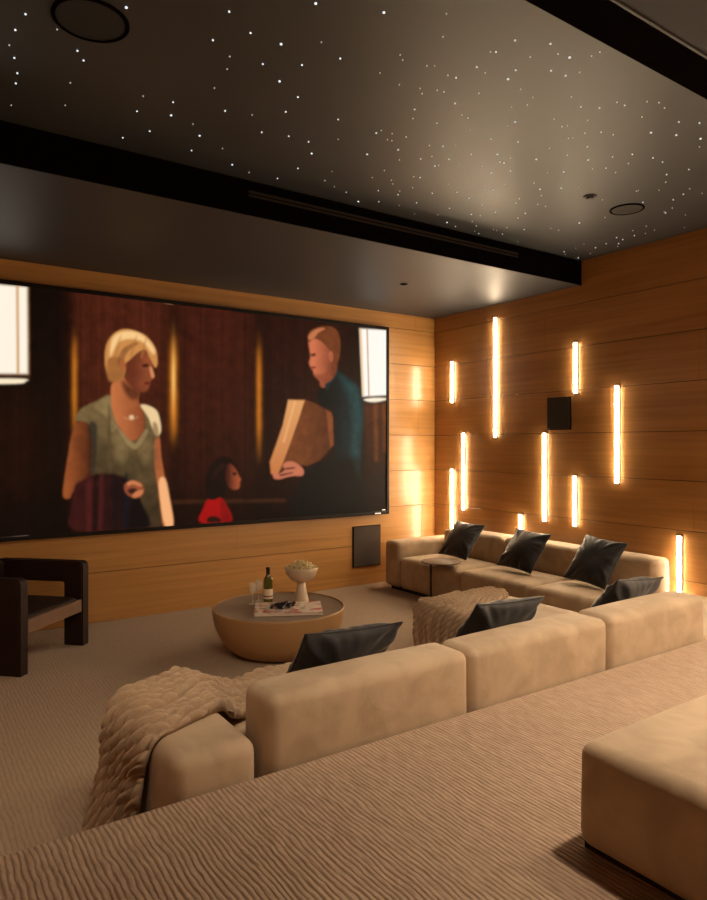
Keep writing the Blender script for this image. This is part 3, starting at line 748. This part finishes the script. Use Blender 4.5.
# ------------------------------------------------------------------ SECTIONAL SOFA (platform side)
G_ = .008
T = .65
s1 = empty('modular_sofa', (2.5, 2.8, 0), 0, 'beige velvet modular sofa with its low backs against the carpeted platform', 'sofa')
def loc_in(parent, o):
    o.location = -parent.location; return o
def sb(name, b, parent, **k):
    return loc_in(parent, soft_box(name, b, M['velvet'], parent, **k))
FY = PLAT_Y + .022
EDG = [1.165, 2.20, 3.245, 4.25]
for i in range(3):
    sb('backrest', (EDG[i] + G_, EDG[i + 1] - G_, FY, FY + .24, .04, T), s1, r=.042, bulge=.012, seed=10 + i, wr=.004)
sb('armrest', (.80, 1.12, FY, 2.96, .04, .515), s1, r=.05, bulge=.010, seed=21, wr=.004)
SZt = .385
sb('seat', (1.135, 2.165 - G_, FY + .25, 3.10, .04, SZt), s1, r=.05, bulge=.02, seed=31)
sb('seat', (2.165 + G_, 3.245 - G_, FY + .25, 3.10, .04, SZt), s1, r=.05, bulge=.02, seed=32)
sb('seat', (3.245 + G_, 4.13, FY + .25, 3.90, .04, SZt + .005), s1, r=.05, bulge=.018, seed=33)
bm = bmesh.new()
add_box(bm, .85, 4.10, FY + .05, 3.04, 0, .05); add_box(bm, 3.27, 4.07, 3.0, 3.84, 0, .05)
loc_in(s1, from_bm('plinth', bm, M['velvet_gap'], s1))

# ------------------------------------------------------------------ wall-side sofa
s2 = empty('modular_sofa', (5.0, 4.6, 0), 0, 'beige velvet modular sofa along the wood wall under the light strips', 'sofa')
BX0, BX1 = 5.20, 5.46
YE = [3.20, 3.98, 4.87, 5.79]
for i in range(3):
    sb('backrest', (BX0, BX1, YE[i] + G_, YE[i + 1] - G_, .04, .645), s2, r=.042, bulge=.012, seed=40 + i, wr=.004)
    sb('seat', (4.57, BX0 - .006, YE[i] + G_, YE[i + 1] - G_, .04, .375), s2, r=.05, bulge=.02, seed=50 + i)
sb('armrest', (4.57, BX1, 5.80, 6.05, .04, .535), s2, r=.045, bulge=.008, seed=61)
sb('seat', (4.27, BX1, FY, 3.19, .04, .375), s2, r=.05, bulge=.018, seed=62)
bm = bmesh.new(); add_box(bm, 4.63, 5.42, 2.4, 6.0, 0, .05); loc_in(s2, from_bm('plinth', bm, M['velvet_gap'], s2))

# ------------------------------------------------------------------ big ottoman on the platform
s3 = empty('sofa', (2.5, .75, PLAT_Z), 0, 'large beige velvet seat block at the lower right, alone on the raised platform', 'sofa')
o = soft_box('seat', (1.700, 3.35, .15, 1.300, PLAT_Z + .012, PLAT_Z + .325), M['velvet'], s3, r=.045, bulge=.012, seed=71, step=.06); loc_in(s3, o)
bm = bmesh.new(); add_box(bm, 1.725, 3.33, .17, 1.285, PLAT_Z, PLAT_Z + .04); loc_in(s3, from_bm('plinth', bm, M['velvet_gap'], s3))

# ------------------------------------------------------------------ cushions
def cushion_mesh(name, w, h, t, seed, mat):
    """square scatter cushion in the local XZ plane, thickness along Y, pinched corners, puckered"""
    n = 44
    vs, fs = [], []
    r = np.random.RandomState(seed)
    ph = r.uniform(0, 6.28, 12)
    for side in (1, -1):
        base = len(vs)
        for i in range(n + 1):
            for j in range(n + 1):
                u = -1 + 2 * i / n; v = -1 + 2 * j / n
                u = math.sin(u * PI / 2 * .98) / math.sin(PI / 2 * .98) * .55 + u * .45
                v = math.sin(v * PI / 2 * .98) / math.sin(PI / 2 * .98) * .55 + v * .45
                e = max(0, 1 - u * u) ** .48 * max(0, 1 - v * v) ** .48
                pin = 1 - .065 * (1 - v * v) * abs(u) - 0.0
                pin2 = 1 - .065 * (1 - u * u) * abs(v)
                x = u * w / 2 * pin; z = v * h / 2 * pin2
                ang = math.atan2(v, u); rad = math.hypot(u, v)
                wr = .0
                for k in range(5):
                    wr += math.sin(ang * (9 + 4 * k) + ph[k] + rad * 3) / (2 + k)
                wr *= .015 * min(1, rad) ** 4.5 * (e ** .35)
                soft = .010 * math.sin(u * 3.2 + ph[6]) * math.sin(v * 2.6 + ph[7]) * e
                y = side * (t / 2 * e + wr + soft * side)
                if e < 1e-6: y = 0
                vs.append((x, y, z))
        for i in range(n):
            for j in range(n):
                a = base + i * (n + 1) + j; q = (a, a + n + 1, a + n + 2, a + 1)
                fs.append(q if side < 0 else q[::-1])
    me = bpy.data.meshes.new(name); me.from_pydata(vs, [], fs)
    bm = bmesh.new(); bm.from_mesh(me); bmesh.ops.remove_doubles(bm, verts=bm.verts, dist=1e-5)
    bmesh.ops.recalc_face_normals(bm, faces=bm.faces)
    bm.to_mesh(me); bm.free()
    me.polygons.foreach_set('use_smooth', [True] * len(me.polygons)); me.materials.append(mat)
    return me
def piping_mesh(w, h, seed):
    n = 40; ring = []
    def pt(u, v):
        return Vector((u * w / 2 * (1 - .065 * (1 - v * v) * abs(u)), 0, v * h / 2 * (1 - .065 * (1 - u * u) * abs(v))))
    for k in range(n): ring.append(pt(-1 + 2 * k / n, -1))
    for k in range(n): ring.append(pt(1, -1 + 2 * k / n))
    for k in range(n): ring.append(pt(1 - 2 * k / n, 1))
    for k in range(n): ring.append(pt(-1, 1 - 2 * k / n))
    vs, fs = [], []; m = 6; L = len(ring)
    for i, p_ in enumerate(ring):
        tan = (ring[(i + 1) % L] - ring[i - 1]).normalized(); nn = Vector((0, 1, 0)); bb = tan.cross(nn)
        for k in range(m):
            a = 2 * PI * k / m; vs.append(p_ + (nn * math.cos(a) + bb * math.sin(a)) * .0042)
    for i in range(L):
        for k in range(m):
            fs.append((i * m + k, i * m + (k + 1) % m, ((i + 1) % L) * m + (k + 1) % m, ((i + 1) % L) * m + k))
    me = bpy.data.meshes.new('piping'); me.from_pydata([tuple(v) for v in vs], [], fs)
    me.polygons.foreach_set('use_smooth', [True] * len(me.polygons)); me.materials.append(M['charcoal']); return me

def place_cushion(bottom, top, along, w, label, seed, group, roll=0.0, t=.17):
    """bottom/top: midpoints of lower and upper edges; along: unit vector of the width"""
    b = Vector(bottom); tp = Vector(top); up = (tp - b); h = up.length; up.normalize()
    al = Vector(along).normalized(); al = (al - up * al.dot(up)).normalized(); nn = up.cross(al).normalized()
    Rm = Matrix((al, nn, up)).transposed()
    Rm = Rm @ Matrix.Rotation(roll, 3, 'Y')
    root = empty('throw_cushion', (b + tp) / 2, 0, label, 'cushion', group)
    root.rotation_mode = 'QUATERNION'; root.rotation_quaternion = Rm.to_quaternion()
    o = bpy.data.objects.new('cover', cushion_mesh('cover', w, h, t, seed, M['charcoal'])); C.objects.link(o); o.parent = root
    q = bpy.data.objects.new('piping', piping_mesh(w, h, seed)); C.objects.link(q); q.parent = root
    return root
g1, g2 = 'charcoal cushions leaning on the wall sofa', 'charcoal cushions leaning on the low sofa backs'
place_cushion((4.87, 5.28, .425), (5.13, 5.26, .765), (0, -1, 0), .43, 'charcoal velvet cushion on the wall sofa nearest the screen', 1, g1, roll=-.02, t=.15)
place_cushion((4.87, 4.43, .425), (5.13, 4.40, .765), (0, -1, 0), .43, 'charcoal velvet cushion in the middle of the wall sofa', 2, g1, roll=-.02, t=.15)
place_cushion((4.87, 3.64, .425), (5.13, 3.60, .785), (0, -1, 0), .43, 'charcoal velvet cushion on the wall sofa farthest from the screen', 3, g1, roll=0.0, t=.15)
place_cushion((1.77, 2.84, .40), (1.80, 2.60, .745), (1, 0, 0), .57, 'charcoal velvet cushion behind the low back nearest the camera-side armrest', 4, g2, t=.16)
place_cushion((2.82, 2.84, .40), (2.85, 2.60, .735), (1, 0, 0), .56, 'charcoal velvet cushion lying next to the knitted throw on the chaise', 5, g2, t=.16)
place_cushion((4.04, 2.84, .40), (4.08, 2.60, .72), (1, 0, 0), .58, 'charcoal velvet cushion at the far right low back by the glowing corner', 6, g2, t=.16)

# ------------------------------------------------------------------ chunky knitted throws
def throw(name, sections, label, ncab, plait, seed, ns=300, nt=170, amp=.020, fold=.018):
    """sections: list of (edgeA, edgeB) point pairs along the cables"""
    A = np.array([s_[0] for s_ in sections], float); B = np.array([s_[1] for s_ in sections], float)
    def interp(P, m):
        n = len(P); seg = np.linalg.norm((P[1:] - P[:-1]), axis=1); cum = np.concatenate([[0], np.cumsum(seg)])
        out = []
        for q in np.linspace(0, n - 1, m):
            i = min(int(q), n - 2); f = q - i
            p0 = P[max(i - 1, 0)]; p1 = P[i]; p2 = P[i + 1]; p3 = P[min(i + 2, n - 1)]
            out.append(.5 * ((2 * p1) + (-p0 + p2) * f + (2 * p0 - 5 * p1 + 4 * p2 - p3) * f * f + (-p0 + 3 * p1 - 3 * p2 + p3) * f ** 3))
        return np.array(out)
    MidL = (A + B) / 2; seg = np.linalg.norm(MidL[1:] - MidL[:-1], axis=1); cum = np.concatenate([[0], np.cumsum(seg)])
    Ai = interp(A, ns); Bi = interp(B, ns)
    ql = np.interp(np.linspace(0, len(A) - 1, ns), np.arange(len(A)), cum)
    t = np.linspace(0, 1, nt)
    P = Ai[:, None, :] * (1 - t)[None, :, None] + Bi[:, None, :] * t[None, :, None]
    du = np.gradient(P, axis=0); dv = np.gradient(P, axis=1)
    nrm = np.cross(du, dv); nrm /= (np.linalg.norm(nrm, axis=2, keepdims=True) + 1e-9)
    r = np.random.RandomState(seed)
    S = ql[:, None] + np.zeros((1, nt)); Tt = t[None, :] + np.zeros((ns, 1))
    wob = 1.3 * np.sin(S * 9 + 3) + .18 * np.sin(S * 17 + 1 + Tt * 5)
    c = Tt * ncab + wob * .8
    ci = np.floor(c); cf = c - ci
    rope = np.sqrt(np.clip(1 - (2 * cf - 1) ** 2, 0, 1))
    tw = S / plait + (ci % 2) * .5 + .35 * np.sin(ci * 2.1) + (cf - .5) * .9
    stitch = np.abs(np.sin(PI * tw)) ** .6
    disp = amp * rope * (.66 + .34 * stitch) * (1 + .25 * np.sin(ci * 2.7 + S * 6))
    f = fold * (np.sin(Tt * 9 + S * 2.3 + seed) + .7 * np.sin(Tt * 17 - S * 3.1 + 1.3) + .5 * np.sin(S * 11 + Tt * 4))
    edge = np.clip(np.minimum(Tt, 1 - Tt) * 12, 0, 1)
    Q = P + nrm * (disp + np.clip(f + fold * .9, 0, None) * edge)[:, :, None]
    # ragged edges
    Q += (dv / (np.linalg.norm(dv, axis=2, keepdims=True) + 1e-9)) * (.012 * np.sin(S * 40 + (Tt > .5) * 2) * (1 - edge))[:, :, None]
    vs = Q.reshape(-1, 3)
    low = (P - nrm * .002).reshape(-1, 3)
    n1 = len(vs); allv = np.concatenate([vs, low])
    fs = []
    for i in range(ns - 1):
        for j in range(nt - 1):
            a = i * nt + j; fs.append((a, a + nt, a + nt + 1, a + 1)); fs.append((n1 + a, n1 + a + 1, n1 + a + nt + 1, n1 + a + nt))
    for i in range(ns - 1):
        a = i * nt; fs.append((a, a + n1, a + n1 + nt, a + nt)); a = i * nt + nt - 1; fs.append((a, a + nt, a + n1 + nt, a + n1))
    for j in range(nt - 1):
        a = j; fs.append((a, a + 1, a + 1 + n1, a + n1)); a = (ns - 1) * nt + j; fs.append((a, a + n1, a + n1 + 1, a + 1))
    o = link_mesh(name, allv, fs, M['knit'])
    bm = bmesh.new(); bm.from_mesh(o.data); bmesh.ops.recalc_face_normals(bm, faces=bm.faces); bm.to_mesh(o.data); bm.free()
    return tag(o, label, 'blanket')
# over the armrest: (near edge, far edge) from the floor up the outer side, over the top, then along the seat
throw('knitted_throw', [
    ((.72, 2.52, .03), (.69, 2.93, .03)),
    ((.745, 2.50, .16), (.72, 2.91, .16)),
    ((.76, 2.48, .32), (.76, 2.91, .32)),
    ((.775, 2.46, .45), (.78, 2.93, .45)),
    ((.81, 2.45, .518), (.82, 2.97, .520)),
    ((.89, 2.47, .528), (.91, 2.99, .53)),
    ((1.00, 2.52, .528), (1.02, 2.99, .54)),
    ((1.12, 2.58, .515), (1.12, 3.02, .535)),
    ((1.19, 2.64, .45), (1.22, 3.04, .47)),
    ((1.30, 2.70, .415), (1.36, 3.06, .42)),
    ((1.50, 2.78, .425), (1.55, 3.07, .43)),
    ((1.74, 2.90, .425), (1.78, 3.08, .43))],
    'chunky beige knitted throw draped over the sofa armrest and down to the floor', 14, .06, 1, ns=500, nt=280, amp=.040, fold=.014)
throw('knitted_throw', [
    ((3.225, 3.22, .06), (3.22, 3.88, .06)),
    ((3.23, 3.22, .20), (3.225, 3.89, .20)),
    ((3.235, 3.22, .33), (3.23, 3.90, .33)),
    ((3.26, 3.22, .400), (3.26, 3.90, .400)),
    ((3.34, 3.28, .418), (3.30, 3.92, .415)),
    ((3.50, 3.42, .422), (3.50, 3.91, .42)),
    ((3.75, 3.56, .422), (3.75, 3.90, .42)),
    ((4.00, 3.68, .415), (4.02, 3.88, .415))],
    'chunky beige knitted throw hanging over the left side of the chaise', 14, .05, 2, ns=400, nt=280, amp=.034, fold=.006)

# ------------------------------------------------------------------ round coffee table
tc_ = Vector((2.50, 4.675, 0))
ct = empty('coffee_table', tc_, 0, 'round bowl-shaped light brown coffee table in front of the screen', 'coffee table')
prof = [(.0, 0.0), (.27, 0.0), (.295, .006)]
for k in range(1, 15):
    a = k / 14
    prof.append((.295 + .215 * math.sin(a * PI / 2) ** .85, .006 + .334 * (1 - math.cos(a * PI / 2)) ** .75))
prof[-1] = (.510, .330)
prof += [(.512, .345), (.508, .350), (.498, .350), (.496, .341), (.0, .341)]
lathe('body', prof, M['tablebody'], ct, n=96)
lathe('tabletop', [(.0, .3415), (.490, .3415), (.494, .343), (.494, .3412)], M['tabletop'], ct, n=96, close=False)
TT = .3420

# wine bottle
bp = on_z(268, 602, TT)
wb = empty('wine_bottle', (bp.x, bp.y, TT + .001), 0, 'green wine bottle with dark foil cap on the coffee table', 'bottle')
s_ = .88
lathe('glass', [(.0, 0), (.034, 0), (.037, .006), (.037, .165), (.034, .185), (.022, .205), (.0145, .225), (.0138, .262), (0.0, .262)], M['bottle'], wb, n=28)
lathe('foil', [(.0152, .228), (.0152, .262), (.0165, .264), (.0165, .276), (.0, .277)], M['foil'], wb, n=24)
lathe('paper_label', [(.0376, .030), (.0378, .033), (.0378, .105), (.0376, .108)], M['label'], wb, n=28, close=False)
lathe('label_print', [(.0381, .045), (.0381, .056)], M['label_band'], wb, n=28, close=False)
# glasses
def wine_glass(px, py, label, h=.165, r=.030):
    q = on_z(px, py, TT); t = empty('wine_glass', (q.x, q.y, TT + .001), 0, label, 'wine glass', 'stemmed glasses beside the wine bottle')
    lathe('foot', [(.0, 0), (.028, 0), (.029, .002), (.006, .006), (.0, .006)], M['glass'], t, n=24)
    lathe('stem', [(.0035, .005), (.003, .04), (.0035, .075)], M['glass'], t, n=10)
    b = h
    lathe('bowl', [(.0035, .073), (.018, .083), (r, .108), (r * .98, .13), (r * .82, b), (r * .76, b), (r * .91, .13), (r * .92, .110), (.014, .086), (.0, .080)], M['glass'], t, n=28, close=False)
wine_glass(252.5, 604, 'stemmed glass at the left edge of the coffee table top')
wine_glass(258.5, 601, 'stemmed glass between the other glass and the wine bottle')
# footed bowl with popcorn
q = on_z(301.3, 601.3, TT)
fbw = empty('footed_bowl', (q.x, q.y, TT + .001), 0, 'cream footed bowl on a conical stand on the coffee table', 'bowl')
lathe('stand', [(.0, 0), (.060, 0), (.0605, .004), (.030, .150), (.026, .156), (.0, .156)], M['ceramic'], fbw, n=48)
lathe('bowl', [(.0, .150), (.030, .152), (.075, .172), (.112, .208), (.132, .250), (.137, .275), (.134, .278), (.130, .276), (.122, .250), (.095, .212), (.0, .200)], M['ceramic'], fbw, n=64)
bm = bmesh.new()
for k in range(230):
    a = rng.uniform(0, 2 * PI); rr = .122 * math.sqrt(rng.random())
    zz = .262 + .050 * (1 - (rr / .122) ** 2) + rng.uniform(-.012, .010)
    c0 = Vector((rr * math.cos(a), rr * math.sin(a), zz))
    for j in range(3):
        d = Vector((rng.uniform(-1, 1), rng.uniform(-1, 1), rng.uniform(-1, 1))) * .006
        bmesh.ops.create_icosphere(bm, subdivisions=1, radius=rng.uniform(.005, .009), matrix=Matrix.Translation(c0 + d))
pc = from_bm('popcorn', bm, M['popcorn'], smooth=True, loc=(q.x, q.y, TT)); tag(pc, 'heap of popcorn filling the cream footed bowl', 'popcorn', kind='stuff')
# magazine / large picture book
P0, P1, P2, P3 = [on_z(x, y, TT + .022) for (x, y) in ((250.8, 614.5), (320.8, 611.5), (322, 601.6), (258.5, 602.2))]
cm = (P0 + P1 + P2 + P3) / 4
ux = ((P1 - P0) + (P2 - P3)).normalized(); ang = math.atan2(ux.y, ux.x); wd = ((P1 - P0).length + (P2 - P3).length) / 2
uy = Vector((-ux.y, ux.x, 0)); hd = abs(((P3 - P0) + (P2 - P1)).dot(uy)) / 2
bk = empty('picture_book', (cm.x, cm.y, TT + .001), ang, 'large pale picture book with a colourful cover on the coffee table', 'book')
box('pages', (-wd / 2 + .004, wd / 2 - .004, -hd / 2 + .004, hd / 2 - .004, .003, .019), M['paper'], bk, bev=.001)
box('cover', (-wd / 2, wd / 2, -hd / 2, hd / 2, .019, .023), M['cover'], bk, bev=.001)
box('cover', (-wd / 2, wd / 2, -hd / 2, hd / 2, 0, .003), M['paper'], bk, bev=.001)
gq = on_z(282, 607, TT + .03)
bm = bmesh.new()
for k in range(52):
    a = rng.uniform(0, 2 * PI); rr = math.sqrt(rng.random())
    x = .095 * rr * math.cos(a) + (.03 if k % 4 == 0 else 0); y = .055 * rr * math.sin(a) + (.03 if k % 4 == 0 else 0)
    bmesh.ops.create_icosphere(bm, subdivisions=2, radius=.013, matrix=Matrix.Translation((x, y, .013 + .028 * (1 - rr) * rng.random())))
gr = from_bm('grape_bunch', bm, M['grape'], smooth=True, loc=(gq.x, gq.y, TT + .025)); tag(gr, 'small cluster of black beads lying on the picture book', 'beads')

# ------------------------------------------------------------------ side table at the wall sofa
st = empty('side_table', (4.455, 5.13, 0), 0, 'slim round side table with an off-centre dark stem in front of the wall sofa', 'side table')
lathe('tabletop', [(.0, .428), (.19, .428), (.20, .431), (.20, .437), (.195, .440), (.0, .443)], M['sidetop'], st, n=56, center=(.09, -.05, 0))
lathe('stem', [(.011, .012), (.011, .426)], M['metal_brown'], st, n=16)
lathe('base', [(.0, 0), (.030, 0), (.030, .010), (.0, .012)], M['metal_brown'], st, n=24)
box('foot', (-.095, .09, -.10, .10, 0.0, .009), M['metal_brown'], st, bev=.002)

# ------------------------------------------------------------------ armchair at the left
ca_ = empty('armchair', (.735, 5.13, 0), PI / 4, 'dark wood armchair with boxy open side frames at the left by the screen', 'armchair')
# local x = across the chair (near frame to far frame), local y = front to back
CW, CD, CH, TH, LW = .84, .80, .670, .095, .165
def side_frame(x0):
    outer = round_poly([(0, 0), (CD, 0), (CD, CH), (0, CH)], .001, 1)
    # inverted U with rounded outer corners
    pts = [(0, 0), (LW, 0), (LW, CH - .165), (CD - LW, CH - .165), (CD - LW, 0), (CD, 0), (CD, CH), (0, CH)]
    pr = []
    for i, p_ in enumerate(pts):
        if i in (6, 7, 2, 3):
            r = .05 if i in (6, 7) else .02
            pv, nx_ = Vector(pts[i - 1]), Vector(pts[(i + 1) % 8]); pp = Vector(p_)
            a = pp + (pv - pp).normalized() * r; b = pp + (nx_ - pp).normalized() * r
            for k in range(6):
                u = k / 5; pr.append(tuple(a * (1 - u) ** 2 + pp * 2 * u * (1 - u) + b * u ** 2))
        else: pr.append(p_)
    bm = bmesh.new()
    v0 = [bm.verts.new((x0, a, b)) for a, b in pr]; v1 = [bm.verts.new((x0 + TH, a, b)) for a, b in pr]
    bm.faces.new(v0); bm.faces.new(v1[::-1])
    n = len(pr)
    for i in range(n): bm.faces.new((v0[i], v1[i], v1[(i + 1) % n], v0[(i + 1) % n]))
    bmesh.ops.recalc_face_normals(bm, faces=bm.faces)
    es = [e for e in bm.edges if abs(e.verts[0].co.x - e.verts[1].co.x) < 1e-6]
    bmesh.ops.bevel(bm, geom=es, offset=.010, segments=2, affect='EDGES')
    bmesh.ops.triangulate(bm, faces=[f for f in bm.faces if len(f.verts) > 8])
    return from_bm('side_frame', bm, M['darkwood'], ca_)
side_frame(0.0); side_frame(CW - TH)
box('front_rail', (TH, CW - TH, .004, .034, .275, .372), M['brownpanel'], ca_, bev=.004)
o = soft_box('seat', (TH + .004, CW - TH - .004, .036, CD - .10, .27, .395), M['darkleather'], ca_, r=.03, bulge=.01, seed=80)
o = soft_box('backrest', (TH + .004, CW - TH - .004, CD - .12, CD - .01, .28, .665), M['darkleather'], ca_, r=.03, bulge=.008, seed=81)
